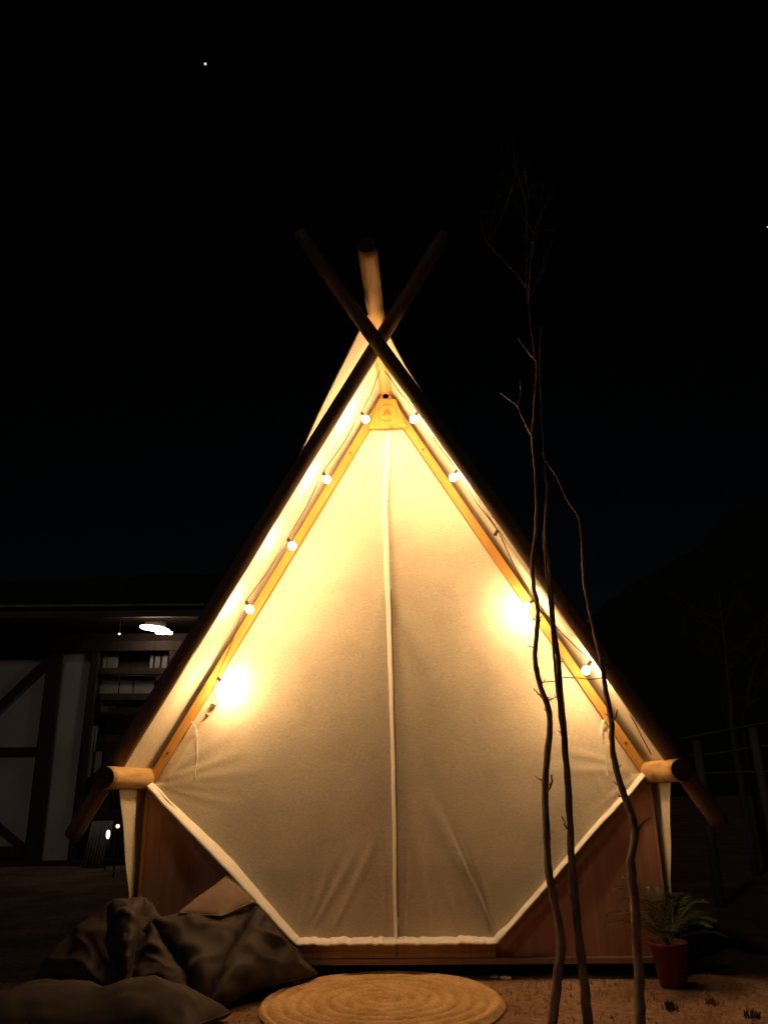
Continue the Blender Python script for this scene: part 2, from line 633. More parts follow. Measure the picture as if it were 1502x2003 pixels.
def make_fly(s):
    nt_, ny = 150, 90
    nxz = Vector((s * 1.70, 0, 1)).normalized()
    V = []
    for i in range(nt_):
        t = i / (nt_ - 1)
        x = 0.012 + t * 2.06
        e = fly_edge(s, t)
        for j in range(ny):
            q = j / (ny - 1)
            y = e + (4.55 - e) * (q ** 2.2)
            p = Vector((s * x, y, roof_z(x)))
            d = 0.012 * mnoise.noise(Vector((x * 1.4, y * 2.0, 4 + s)))
            d += 0.004 * mnoise.noise(Vector((x * 5, y * 9, 1)))
            w = max(0.0, min(1.0, (-0.16 - y) / 0.25))
            if s > 0:                                   # slack pleats in the overhang on the right
                amt = w * math.sin(math.pi * min(1, max(0, (t - 0.06) / 0.90))) ** 0.7
                ph = (y - e) * 46 + 1.6 * mnoise.noise(Vector((t * 2.2, 3, 3)))
                d -= amt * (0.022 + 0.017 * math.sin(ph) + 0.006 * math.sin(ph * 2.3 + t * 3))
            else:
                amt = w * math.sin(math.pi * min(1, max(0, t)))
                d -= amt * 0.004 * math.sin((y - e) * 30 + t * 3)
            V.append(p + nxz * d)
    me = from_py(V, grid_faces(nt_, ny))
    o = link('roof_canvas', me, 'fly', tent, True)
    md = o.modifiers.new('thick', 'SOLIDIFY')
    md.thickness = 0.003
    md.offset = 0
    # folded hem along the front edge
    pts, rad = [], []
    for i in range(0, 60):
        t = i / 59
        x = 0.012 + t * 2.06
        pts.append((s * x, fly_edge(s, t), roof_z(x) - 0.004))
        rad.append(0.0065)
    h = tube('hem', pts, rad, 'fly', o, 8)
    return o


for s in (-1, 1):
    make_fly(s)


# ---- side canvas under the beams (the flap's front edge slants back to the ground)
for s in (-1, 1):
    zc = 1.345 if s < 0 else 1.325
    V = []
    nr, nc = 30, 40
    X = 2.068 if s < 0 else 2.062
    for i in range(nr):
        t = i / (nr - 1)
        z = zc * (1 - t) + 0.03
        e = np.interp(z, [0.0, 0.62, 1.34], [0.0, -0.16, -0.50] if s < 0 else [0.02, -0.12, -0.46])
        for j in range(nc):
            q = (j / (nc - 1)) ** 2.0
            y = e + (4.5 - e) * q
            d = 0.008 * mnoise.noise(Vector((y * 3, z * 2, s))) + 0.004 * math.sin(y * 30 + z * 3)
            V.append((s * (X + d), y, z))
    o = link('side_canvas', from_py(V, grid_faces(nr, nc)), 'fly', tent, True)
    md = o.modifiers.new('thick', 'SOLIDIFY')
    md.thickness = 0.004
    md.offset = 0

# rear gable
link('rear_canvas', prism_me([(-2.04, 0.1), (2.04, 0.1), (2.04, 1.45), (0, 4.9), (-2.04, 1.45)], 4.50, 4.505), 'fly', tent)


# ---- front wall canvas
def wall_half(z):
    if z > 1.375:
        return raft_in(z) + 0.03
    return 0.735 + (1.985 - 0.735) * (z - 0.245) / (1.375 - 0.245)


CREASES = [  # x0, z0, x1, z1, width, height : tension folds, start at the pulled corner
    (0.725, 0.28, 0.36, 1.12, 0.012, 0.013), (0.725, 0.28, 0.46, 1.02, 0.01, 0.010), (0.7, 0.3, 0.2, 1.35, 0.035, 0.006),
    (0.71, 0.3, 0.58, 1, 0.03, 0.004),
    (-0.7, 0.29, -0.42, 0.95, 0.03, 0.005), (-0.66, 0.29, -0.24, 0.98, 0.03, 0.0055), (-0.5, 0.27, -0.1, 1.05, 0.028, 0.005),
    (-0.72, 0.3, -0.64, 0.86, 0.04, 0.004), (0.05, 0.27, 0.11, 1.2, 0.02, 0.004), (-0.07, 0.27, -0.12, 1.1, 0.022, 0.0035),
    (0.25, 0.27, 0.16, 1, 0.03, 0.004), (0.48, 0.27, 0.3, 0.8, 0.03, 0.003),
    (-1.95, 1.4, -1.2, 1.62, 0.033, 0.00434), (-1.95, 1.4, -1.05, 1.48, 0.045, 0.00496), (-1.95, 1.38, -1.15, 1.35, 0.036, 0.00372),
    (-1.93, 1.4, -1.22, 1.88, 0.042, 0.00372), (-1.95, 1.38, -1.25, 1.22, 0.03, 0.00248),
    (1.95, 1.4, 1.25, 1.6, 0.03, 0.004), (1.95, 1.4, 1.15, 1.42, 0.035, 0.005), (1.93, 1.38, 1.55, 1.1, 0.02, 0.004), (1.7, 1.12, 1.52, 1.5, 0.018, 0.004),
    (0.02, 3, 0.3, 2.2, 0.075, 0.00682), (0.03, 2.85, 0.45, 2, 0.075, 0.00496), (-0.04, 3.05, -0.13, 2.2, 0.075, 0.00558), (0.03, 2.7, 0.16, 1.9, 0.045, 0.00372),
    (-0.02, 4.2, -0.14, 3.3, 0.03, 0.006), (-0.02, 4.3, -0.28, 3.7, 0.03, 0.005), (0.03, 4.3, 0.14, 3.4, 0.04, 0.005),
    (1.25, 0.75, 1.12, 1.4, 0.03, 0.003),
]


def seam_x(z):
    return float(np.interp(z, [0.24, 1.48, 2.74, 3.68, 4.47], [-0.004, 0.001, -0.016, -0.034, 0.004]))


def wall_disp(x, z):
    d = np.zeros_like(x)
    for x0, z0, x1, z1, w, h in CREASES:
        dx, dz = x1 - x0, z1 - z0
        L = math.hypot(dx, dz)
        t = ((x - x0) * dx + (z - z0) * dz) / (L * L)
        bow = 0.010 * np.sin(np.clip(t, 0, 1) * math.pi)
        off = ((x - x0) * dz - (z - z0) * dx) / L - bow
        wid = w * (0.55 + 0.9 * np.clip(t, 0, 1.2))
        env = np.clip(t * 6, 0, 1) * np.clip((1.05 - t) / 0.55, 0, 1) * np.clip(t * 30 + 1, 0, 1)
        d += h * env * (np.exp(-(off / wid) ** 2) - 0.45 * np.exp(-((off - 1.7 * wid) / wid) ** 2))
    return d


def wall_lean(X, Z):
    foot = np.clip((3.3 - Z) / 3.05, 0, 1)
    return 0.14 * foot ** 1.1 * np.clip((wall_half_v(Z) - np.abs(X)) / 0.12, 0.35, 1) + 0.018 * np.cos(np.clip(X / 1.6, -1, 1) * math.pi / 2) * np.clip((4.4 - Z) / 2.5, 0, 1) * np.clip((Z - 0.25) / 0.5, 0, 1)


def wall_half_v(Z):
    return np.where(Z > 1.375, (4.743 - Z) / 1.72 + 0.03, 9.0)


def make_wall():
    nr, nc = 360, 241
    zs = np.linspace(0.246, 4.60, nr)
    U = np.linspace(-1, 1, nc)
    X = np.array([[u * wall_half(z) for u in U] for z in zs])
    Z = np.repeat(zs[:, None], nc, 1)
    D = wall_disp(X, Z)
    for i in range(nr):
        for j in range(0, nc):
            D[i, j] += 0.010 * mnoise.noise(Vector((X[i, j] * 1.1, Z[i, j] * 0.8, 2))) + 0.0022 * mnoise.noise(Vector((X[i, j] * 5, Z[i, j] * 3, 9)))
    edge = np.clip((1 - np.abs(U)) / 0.05, 0, 1)[None, :]
    D = D * edge
    # the canvas leans out towards its foot and billows a little in the lower middle
    D += wall_lean(X, Z)
    V = np.stack([X, -0.004 - D, Z], -1).reshape(-1, 3)
    me = from_py(V.tolist(), grid_faces(nr, nc))
    o = link('front_canvas', me, 'canvas', tent, True)
    return o


wall = make_wall()

# zip flap down the middle: a lapped strip, its free edge standing off the canvas on the right
V = []
zs = np.linspace(0.25, 4.47, 200)
prof = [(-1.0, 0.000), (-0.70, 0.20), (-0.30, 0.47), (0.15, 0.72), (0.6, 0.92), (0.9, 1.0), (1.0, 0.95), (0.9, 0.86), (0.5, 0.72), (0.1, 0.5)]
for z in zs:
    hw = float(np.interp(z, [0.25, 1.5, 2.6, 3.2, 4.47], [0.014, 0.017, 0.021, 0.026, 0.030]))
    hh = float(np.interp(z, [0.25, 2.5, 3.4, 4.47], [0.042, 0.044, 0.038, 0.026]))
    wob = 0.004 * mnoise.noise(Vector((0, 1, z * 2.5))) + 0.0015 * mnoise.noise(Vector((0, 4, z * 11)))
    dd = float(wall_disp(np.array([seam_x(z)]), np.array([z]))[0]) + float(wall_lean(np.array([seam_x(z)]), np.array([z]))[0])
    for a, b in prof:
        V.append((seam_x(z) + wob + a * hw, -0.004 - dd - b * hh, z))
flap = link('zip_flap', from_py(V, grid_faces(len(zs), len(prof))), 'strap', tent, True)
zp = []
for z in np.linspace(0.25, 2.95, 90):
    hw = float(np.interp(z, [0.25, 1.5, 2.6, 3.2, 4.47], [0.014, 0.017, 0.021, 0.026, 0.030]))
    zp.append((seam_x(z) + hw + 0.006 + 0.003 * mnoise.noise(Vector((0, 1, z * 2.5))), -0.012 - float(wall_lean(np.array([0.0]), np.array([z]))[0] + wall_disp(np.array([0.0]), np.array([z]))[0]), z))
tube('zip', zp, 0.0042, 'zip', tent, 6)
tube('zip_pull', catmull([(0.004, -0.165, 0.27), (0.010, -0.170, 0.33), (0.019, -0.170, 0.39), (0.014, -0.170, 0.40), (0.004, -0.170, 0.34)], 5), 0.003, 'strap', tent, 6)


# ---- hem: a rolled strip of canvas round the lower edge, standing proud of the wall
def make_hem():
    base = [(-1.985, 1.375), (-1.70, 1.120), (-1.40, 0.865), (-1.10, 0.585), (-0.85, 0.345), (-0.755, 0.262), (-0.70, 0.244), (-0.45, 0.242), (-0.2, 0.243), (0.0, 0.243),
            (0.25, 0.241), (0.5, 0.243), (0.70, 0.244), (0.76, 0.272), (0.9, 0.395), (1.2, 0.675), (1.5, 0.960), (1.8, 1.225), (1.985, 1.395)]
    path = catmull([(x, 0, z) for x, z in base], 14)
    V = []
    # profile: (away from the opening, towards the viewer)
    prof = [(0.034, 0.0), (0.030, 0.16), (0.022, 0.42), (0.010, 0.72), (-0.002, 0.93), (-0.012, 1.0), (-0.020, 0.90), (-0.024, 0.5), (-0.024, 0.0)]
    for i, p in enumerate(path):
        t = (path[min(i + 1, len(path) - 1)] - path[max(i - 1, 0)]).normalized()
        n = Vector((-t.z, 0, t.x))                     # points up into the opening
        bot = 1.0 if abs(p.x) < 0.75 else 0.0
        wv = mnoise.noise(Vector((p.x * 9, p.z * 4, 3)))
        wv2 = mnoise.noise(Vector((p.x * 22, p.z * 9, 6)))
        left = math.exp(-((p.x + 1.35) / 0.35) ** 2)
        dep = 0.068 + 0.014 * wv + 0.022 * left + 0.022 * bot * wv2
        lift = 0.007 * wv + bot * 0.013 * wv2
        for k, (a, b) in enumerate(prof):
            q = p + n * (a * (0.82 + 0.55 * left - 0.25 * (p.x > 0.8)) + lift) + Vector((0, -0.002 - float(wall_lean(np.array([p.x]), np.array([min(p.z, 1.37)]))[0]) - dep * b, 0))
            V.append(q)
    o = link('hem', from_py(V, grid_faces(len(path), len(prof))), 'strap', tent, True)
    o['label'] = 'rolled canvas hem catching the light along the lower edge'
    # a second loose fold lying along it on the left
    for seg, amp in (([(-1.62, 1.07), (-1.38, 0.868), (-1.15, 0.655), (-1.02, 0.53)], 0.010), ([(-1.93, 1.345), (-1.8, 1.225), (-1.68, 1.115)], 0.008)):
        pp = catmull([(x, -0.028 - float(wall_lean(np.array([x]), np.array([z]))[0]), z + 0.012) for x, z in seg], 8)
        tube('hem_fold', pp, [amp * math.sin(math.pi * (i + 0.5) / len(pp)) + 0.001 for i in range(len(pp))], 'strap', o, 8)


make_hem()

# ---- lower corners: red-brown boards, and the sill under the opening
for s in (-1, 1):
    zk = 1.36 if s < 0 else 1.38
    poly = [(s * 2.02, 0.125), (s * 2.02, zk + 0.02), (s * 1.985, zk), (s * 0.735, 0.228), (s * 0.735, 0.125)]
    me = prism_me(poly, -0.070, -0.030)
    o = link('corner_board', me, 'ply', tent)
    # frame timber along the slanting edge, set proud, and the corner stile
    zl = zk - 0.02
    # rail that carries the canvas hem, its face following the lean of the canvas
    n_ = 18
    Vr = []
    for k in range(n_ + 1):
        t = k / n_
        x, z = 1.965 + (0.742 - 1.965) * t, zk - 0.010 + (0.236 - zk + 0.010) * t
        yf = -0.020 - float(wall_lean(np.array([x]), np.array([z]))[0])
        for ox, oz in ((0.0, -0.004), (0.052, -0.052)):
            Vr += [(s * (x + ox), yf, z + oz), (s * (x + ox), -0.0705, z + oz)]
    Fr = []
    for k in range(n_):
        a_ = 4 * k
        Fr += [(a_, a_ + 2, a_ + 6, a_ + 4), (a_ + 2, a_ + 3, a_ + 7, a_ + 6), (a_, a_ + 4, a_ + 5, a_ + 1)]
    Fr += [(0, 1, 3, 2), (4 * n_, 4 * n_ + 2, 4 * n_ + 3, 4 * n_ + 1)]
    link('hem_rail', from_py(Vr, Fr), 'sill', tent)
    timber('corner_stile', (s * 2.002, 0.128), (s * 2.002, zl), 0.030, -0.077, -0.0705, 'ply', tent, 0, 0.002)
tm = link('sill', prism_me([(-0.731, 0.128), (0.731, 0.128), (0.731, 0.222), (-0.731, 0.222)], -0.130, 0.03, 0.004), 'sill', tent)
link('floor_edge', prism_me([(-2.03, 0.085), (2.03, 0.085), (2.03, 0.1245), (-2.03, 0.1245)], -0.135, 0.05, 0.003), 'sill', tent)
link('floor', prism_me([(-2.02, 0.09), (2.02, 0.09), (2.02, 0.12), (-2.02, 0.12)], 0.055, 4.5), 'sill', tent)
for i in range(7):
    x = -1.9 + i * 0.633
    link('joist', prism_me([(x - 0.04, -0.03), (x + 0.04, -0.03), (x + 0.04, 0.084), (x - 0.04, 0.084)], 0.10, 4.4), 'dark_timber', tent)
link('sill_joint', prism_me([(-0.004, 0.132), (0.006, 0.132), (0.006, 0.219), (-0.004, 0.219)], -0.1315, -0.1305), 'dark_timber', tm)


# ---- lacing rope between canvas and pole, hanging straps
def strap(pts, w):
    V = []
    P = catmull([at(px, py, Y=Y) for px, py, Y in pts], 8)
    for i, p in enumerate(P):
        V.append(p + Vector((-w, 0, 0)))
        V.append(p + Vector((w, -0.004 * math.sin(i * 0.6), 0)))
    o = link('tie_strap', from_py(V, grid_faces(len(P), 2)), 'strap', tent, True)
    md = o.modifiers.new('thick', 'SOLIDIFY')
    md.thickness = 0.003


strap([(376, 1412, -0.08), (383, 1424, -0.08), (386, 1450, -0.08), (386, 1480, -0.08), (383, 1508, -0.085), (381, 1522, -0.09)], 0.005)
strap([(1181, 1408, -0.075), (1176, 1422, -0.095), (1177, 1440, -0.095), (1180, 1455, -0.085)], 0.008)
strap([(1180, 1454, -0.085), (1184, 1480, -0.085), (1186, 1505, -0.09), (1188, 1519, -0.095)], 0.0045)
# small metal catches on the left
for px, py, r in ((417, 1382, 0.020), (406, 1400, 0.012)):
    c = at(px, py, Y=-0.045)
    o = link('catch', bevel_me(prism_me([(c.x - r, c.z - r), (c.x + r, c.z - r * 0.8), (c.x + r, c.z + r * 0.8), (c.x - r * 0.6, c.z + r * 1.2)], -0.085, -0.050), 0.004), 'socket', tent)

# ------------------------------------------------------------------ string of bulbs
lights = empty('string_lights', (-1.45, -0.08, 2.1))
tag(lights, 'string of small round glowing bulbs on a dark cord along the tent rafters', 'string lights')
BULBS = []
for px, py, Y, lit, dv in (  # where each bulb hangs: seen direction, distance in front of the wall, lit, way its socket points
    (715, 820, -0.54, 1, (-0.5, 0.1, 1)), (640, 938, -0.54, 1, (-0.5, 0.1, 1)), (572, 1068, -0.50, 1, (-0.6, 0.1, 1)), (489, 1192, -0.48, 1, (-0.5, 0.1, 1)), (439, 1338, -0.22, 1, (-0.8, -0.2, 0.7)),
    (809, 820, -0.54, 1, (0.5, 0.1, 1)), (886, 934, -0.54, 1, (0.5, 0.1, 1)), (965, 1053, -0.46, 0, (0.5, 0.1, 1)), (1030, 1186, -0.22, 1, (0.8, -0.2, 0.7)), (1146, 1311, -0.42, 1, (0.6, 0.1, 1))):
    q = at(px, py, Y=Y)
    BULBS.append((q.x, q.y, q.z, lit, dv))
bulb_me = sphere_me(0.031, 14, 9, 1, 1, 1.06)
bulb_me.materials.append(M['bulb'])
bulb_me.polygons.foreach_set('use_smooth', [True] * len(bulb_me.polygons))
soc_me = lathe_me([(0.0, 0.052), (0.008, 0.052), (0.013, 0.045), (0.0135, 0.012), (0.0155, 0.008), (0.0155, 0.0), (0.0, 0.0)], 18)
ends = []
for x, y, z, lit, dv in BULBS:
    d = Vector(dv).normalized()
    so = link('socket', soc_me, 'socket', lights, True)
    so.parent = lights
    so.matrix_parent_inverse = Matrix()
    base = Vector((x, y, z)) + d * 0.030
    so.location = base - lights.location
    so.rotation_euler = d.to_track_quat('Z', 'Y').to_euler()
    ends.append(base + d * 0.050)
    if lit:
        b = link('bulb', bulb_me, None, so)
        b.matrix_parent_inverse = Matrix()
        b.location = (0, 0, -0.030)


def cord_path(side):
    """the cord hangs under the roof canvas from socket to socket, sagging a little between them"""
    idx = [0, 1, 2, 3, 4] if side < 0 else [5, 6, 7, 8, 9]
    pts = [Vector((side * 0.02, -0.54, RID_Z - 0.10))]
    prev = pts[0]
    for k in idx:
        e = ends[k]
        mid = (prev + e) / 2 + Vector((-side * 0.006, 0, -0.016))
        pts += [prev * 0.8 + e * 0.2 + Vector((0, 0, -0.006)), mid, prev * 0.2 + e * 0.8 + Vector((0, 0, -0.008)), e]
        prev = e
    if side < 0:
        pts += [Vector((-1.505, -0.085, 2.10)), Vector((-1.46, -0.095, 2.02)), Vector((-1.53, -0.09, 1.93))]
    else:
        pts += [Vector((1.80, -0.36, 1.93)), Vector((1.98, -0.34, 1.52))]
    return catmull(pts, 6)


for s in (-1, 1):
    tube('cord', cord_path(s), 0.0042, 'cord', lights, 6)

# ------------------------------------------------------------------ rug
rug_c = (-0.06, -0.872)
rug = None


def make_rug():
    R = 0.79
    nr, seg = 150, 128
    V = [(0, 0, 0.022)]
    for i in range(1, nr + 1):
        for j in range(seg):
            a = 2 * math.pi * j / seg
            r = R * i / nr
            turn = (r / R) * 8 - a / (2 * math.pi) + 0.10 * mnoise.noise(Vector((math.cos(a) * 1.5, math.sin(a) * 1.5, r * 3)))
            h = abs(math.sin(math.pi * turn)) ** 0.7
            q = Vector((math.cos(a) * r * 3, math.sin(a) * r * 3, 1))
            z = 0.003 + 0.036 * h * min(1.0, (nr - i) / 8 + 0.25) + 0.006 * mnoise.noise(q) + 0.005 * mnoise.noise(q * 9)
            if i >= nr - 1:
                z = 0.0 if i == nr else 0.006
            rr = r * (1 + 0.016 * mnoise.noise(Vector((math.cos(a) * 2, math.sin(a) * 2, 5))) + 0.010 * (i / nr) ** 4 * mnoise.noise(Vector((math.cos(a) * 14, math.sin(a) * 14, 2))))
            V.append((rr * math.cos(a), rr * math.sin(a), z))
    F = [(0, 1 + j, 1 + (j + 1) % seg) for j in range(seg)]
    F += grid_faces(nr, seg, True, 1)
    o = link('round_rug', from_py(V, F), 'rug', None, True)
    o.location = (rug_c[0], rug_c[1], 0.004)
    tag(o, 'round coiled straw-coloured rug on the ground before the tent', 'rug')


make_rug()


# ------------------------------------------------------------------ bean bags: sewn sacks with puckered seams
def puff(corners, faces, bulge, pucker=0.010, fold=0.02, n=30, seed=0, sag=None, freq=16, warp=0.075):
    """sewn sack: flat panels between seams blown out, puckered along every seam and creased, settled on the ground"""
    C = [Vector(c) for c in corners]
    cen = sum(C, Vector()) / len(C)
    V, F = [], []

    def bend(q):
        for k_, a_ in ((1.9, warp), (5.5, warp * 0.28)):
            g = q * k_ + Vector((seed * 1.7, 0, 0))
            q = q + Vector((mnoise.noise(g), mnoise.noise(g + Vector((9, 0, 0))), mnoise.noise(g + Vector((0, 9, 0))))) * a_
        return q
    seams = {}
    for f in faces:
        for k in range(len(f)):
            e = tuple(sorted((f[k], f[(k + 1) % len(f)])))
            line = []
            for i in range(41):
                q = C[e[0]].lerp(C[e[1]], i / 40)
                if sag:
                    q = q + Vector((0, 0, -sag(q)))
                q = bend(q)
                line.append(Vector((q.x, q.y, max(q.z, 0.004))))
            seams[e] = line
    puff.seams = list(seams.values())
    for fi, f in enumerate(faces):
        P = [C[k] for k in f]
        nrm = (P[1] - P[0]).cross(P[-1] - P[0]).normalized()
        if nrm.dot(sum(P, Vector()) / len(P) - cen) < 0:
            nrm = -nrm
        b = bulge[fi] if hasattr(bulge, '__len__') else bulge
        off = len(V)
        idx = {}
        rows = []
        if len(P) == 3:
            for a in range(n + 1):
                for c in range(n + 1 - a):
                    u, v = a / n, c / n
                    w = 1 - u - v
                    rows.append((a, c, P[0] * w + P[1] * u + P[2] * v, (w, u, v)))
        else:
            for a in range(n + 1):
                for c in range(n + 1):
                    x, y = a / n, c / n
                    p = P[0] * (1 - x) * (1 - y) + P[1] * x * (1 - y) + P[2] * x * y + P[3] * (1 - x) * y
                    rows.append((a, c, p, (x, 1 - x, y, 1 - y)))
        E_ = [(P[k], P[(k + 1) % len(P)]) for k in range(len(P))]
        for a, c, p, br in rows:
            f0 = 1.0
            if len(P) == 3:
                f0 = max(0.0, 27 * br[0] * br[1] * br[2]) ** 0.48
            else:
                f0 = max(0.0, 16 * br[0] * br[1] * br[2] * br[3]) ** 0.55
            d = b * f0
            near = 1e9
            for ei, (q0, q1) in enumerate(E_):
                e = q1 - q0
                L = e.length
                t = max(0.0, min(1.0, (p - q0).dot(e) / (L * L)))
                ds = (p - (q0 + e * t)).length
                near = min(near, ds)
                ph = t * L * freq * 2.2 + 3.0 * mnoise.noise(Vector((t * 5, ei + fi * 3, seed)))
                amp = pucker * (0.5 + 0.8 * abs(mnoise.noise(Vector((t * 4, ei * 2 + fi, seed + 5)))))
                d += amp * math.exp(-ds / 0.10) * (1 - math.exp(-ds / 0.02)) * math.sin(ph)
            q = p * 2.6 + Vector((seed, fi, 0))
            rid = 1 - 2.6 * math.sqrt(0.012 + mnoise.noise(Vector((q.x + 0.8 * q.z, q.y * 0.7, q.z * 1.7))) ** 2)
            rid2 = 1 - 2.6 * math.sqrt(0.012 + mnoise.noise(Vector((q.x * 2.1, q.y * 2.1 + q.z, q.z * 2.6 + 7))) ** 2)
            d += (1 - math.exp(-near / 0.07)) * fold * (rid * abs(rid) + 0.55 * rid2 * abs(rid2) - 0.5)
            q = p + nrm * d
            if sag:
                q = q + Vector((0, 0, -sag(q)))
            q = bend(q)
            q.z = max(q.z, 0.0)
            idx[(a, c)] = len(V)
            V.append(q)
        for a in range(n):
            for c in range(n):
                if len(P) == 3:
                    if a + c < n:
                        F.append((idx[(a, c)], idx[(a + 1, c)], idx[(a, c + 1)]))
                    if a + c < n - 1:
                        F.append((idx[(a + 1, c)], idx[(a + 1, c + 1)], idx[(a, c + 1)]))
                else:
                    F.append((idx[(a, c)], idx[(a + 1, c)], idx[(a + 1, c + 1)], idx[(a, c + 1)]))
    return V, F


def bag_object(name, VF, mat, label, cat, group=None):
    V, F = VF
    c = sum(V, Vector()) / len(V)
    c.z = min(v.z for v in V)
    me = from_py([v - c for v in V], F)
    bm = bmesh.new()
    bm.from_mesh(me)
    bmesh.ops.remove_doubles(bm, verts=bm.verts, dist=0.0015)
    bmesh.ops.recalc_face_normals(bm, faces=bm.faces)
    bm.to_mesh(me)
    bm.free()
    o = link(name, me, mat, None, True)
    o.location = c
    tag(o, label, cat, group)
    for line in puff.seams:                              # sewn piping along the seams
        if (line[0] - line[-1]).length > 0.12:
            p = tube('piping', [q - c for q in line], 0.0065, mat, None, 6)
            p.parent = o
    return o


# left sack: short top seam, pinched waist, corner pointing left
T1, T2 = at(207, 1768, Y=-0.60), at(292, 1752, Y=-0.52)
LB, FB, RB, BK = at(72, 1912, Y=-0.55), at(255, 1958, Y=-1.02), Vector((-1.45, -0.62, 0.02)), Vector((-1.95, -0.12, 0.02))
bag_object('bean_bag', puff([T1, T2, LB, FB, RB, BK], [(0, 2, 3), (0, 3, 1), (1, 3, 4), (1, 4, 5), (0, 1, 5), (0, 5, 2)], [0.10, 0.17, 0.13, 0.08, 0.07, 0.06], 0.022, 0.06, 40, 3), 'bag2',
           'slumped grey-brown bean bag with a pinched top, leftmost by the tent', 'bean bag', 'bean bags left of the rug')
# right sack: long top seam, tip pointing to the rug
U1, U3 = at(302, 1796, Y=-0.62), at(506, 1770, Y=-0.42)
RT, BF, LF = at(617, 1905, Y=-0.36), Vector((-1.18, -1.14, 0.0)), Vector((-1.72, -1.02, 0.0))
bag_object('bean_bag', puff([U1, U3, RT, BF, LF, Vector((-1.62, -0.14, 0.02)), Vector((-0.92, -0.14, 0.02))], [(0, 4, 3), (0, 3, 1), (1, 3, 2), (1, 2, 6), (0, 1, 6, 5), (0, 5, 4)], [0.13, 0.15, 0.13, 0.08, 0.10, 0.09], 0.022, 0.06, 40, 8), 'bag',
           'large dark brown bean bag slumped beside the rug under the tan cushion', 'bean bag', 'bean bags left of the rug')
# flat floor cushion in front
bag_object('floor_cushion', puff([(-2.62, -1.62, 0.05), (-1.10, -1.55, 0.05), (-0.98, -1.16, 0.07), (-2.30, -0.98, 0.06), (-2.6, -1.62, 0.04), (-1.10, -1.53, 0.04), (-0.99, -1.16, 0.055), (-2.29, -0.99, 0.05)],
           [(0, 1, 2, 3), (4, 5, 6, 7)], [0.23, 0.05], 0.010, 0.03, 44, 14, lambda q: 0.055 * math.exp(-((q.x + 1.78) / 0.22) ** 2) * min(1, q.z / 0.15)), 'bag',
           'long flat dark floor cushion lying in front of the bean bags', 'floor cushion')
# square cushion resting on the right sack
K = [at(352, 1783, Y=-0.66), at(432, 1792, Y=-0.66), at(497, 1764, Y=-0.44), at(440, 1716, Y=-0.34)]
dn = Vector((0, 0.03, -0.012))
bag_object('cushion', puff(K + [k + dn for k in K], [(0, 1, 2, 3), (4, 5, 6, 7)], [0.035, 0.05], 0.005, 0.008, 26, 21, warp=0.02), 'cushion',
           'tan square cushion lying on top of the dark brown bean bag', 'cushion')


# ------------------------------------------------------------------ saplings
def px_path(pts, Y0, Y1=None):
    Y1 = Y0 if Y1 is None else Y1
    n = len(pts)
    return [at(px, py, Y=Y0 + (Y1 - Y0) * i / (n - 1)) for i, (px, py) in enumerate(pts)]


def sapling(label, stem, Y0, Y1, r0, r1, branches, thorns, seed):
    rr = random.Random(seed)
    pts = px_path(stem, Y0, Y1)
    base = Vector((pts[0].x, pts[0].y, -0.06))
    root = empty('sapling', (base.x, base.y, 0))
    tag(root, label, 'sapling', 'bare saplings in front of the tent')
    P = catmull([base] + pts, 8)
    n = len(P)
    for i in range(n):
        P[i] = P[i] + Vector((mnoise.noise(Vector((i * 0.35, seed, 0))), mnoise.noise(Vector((i * 0.35, seed, 4))), 0)) * 0.006
    rad = [(r0 + (r1 - r0) * (i / (n - 1)) ** 0.8) * (1 + 0.12 * mnoise.noise(Vector((i * 0.5, seed, 9)))) for i in range(n)]
    for i in range(n):                                   # swollen nodes
        rad[i] *= 1 + 0.22 * max(0.0, mnoise.noise(Vector((i * 1.7, seed * 3, 1))) - 0.15) * 2
    tube('trunk', P, rad, 'bark', root, 14, 0.22, seed)
    for b in branches:
        bp, bY0, bY1, b0, b1 = b
        q = catmull(px_path(bp, bY0, bY1), 6)
        for i in range(1, len(q)):
            q[i] = q[i] + Vector((mnoise.noise(Vector((i * 0.5, seed, 2))), 0, mnoise.noise(Vector((i * 0.5, seed, 5))))) * 0.006
        tube('branch', q, [b0 + (b1 - b0) * i / (len(q) - 1) for i in range(len(q))], 'twig', root, 7, 0.1, seed)
    # short stubs where twigs broke off
    specs = []
    for k in range(thorns):
        i = rr.randint(int(n * 0.12), int(n * 0.62))
        a = rr.uniform(-0.5, 0.5) + (math.pi if rr.random() < 0.5 else 0)
        ln = rr.uniform(0.02, 0.045)
        d = Vector((math.cos(a), math.sin(a) * 0.4, rr.uniform(0.2, 0.9))).normalized()
        specs.append(([P[i], P[i] + d * (rad[i] + ln * 0.6), P[i] + d * (rad[i] + ln) + Vector((0, 0, 0.008))], [0.006, 0.004, 0.0018]))
    if specs:
        for s_ in specs:
            tube('twig_stub', s_[0], s_[1], 'bark', root, 5)
    return root, P


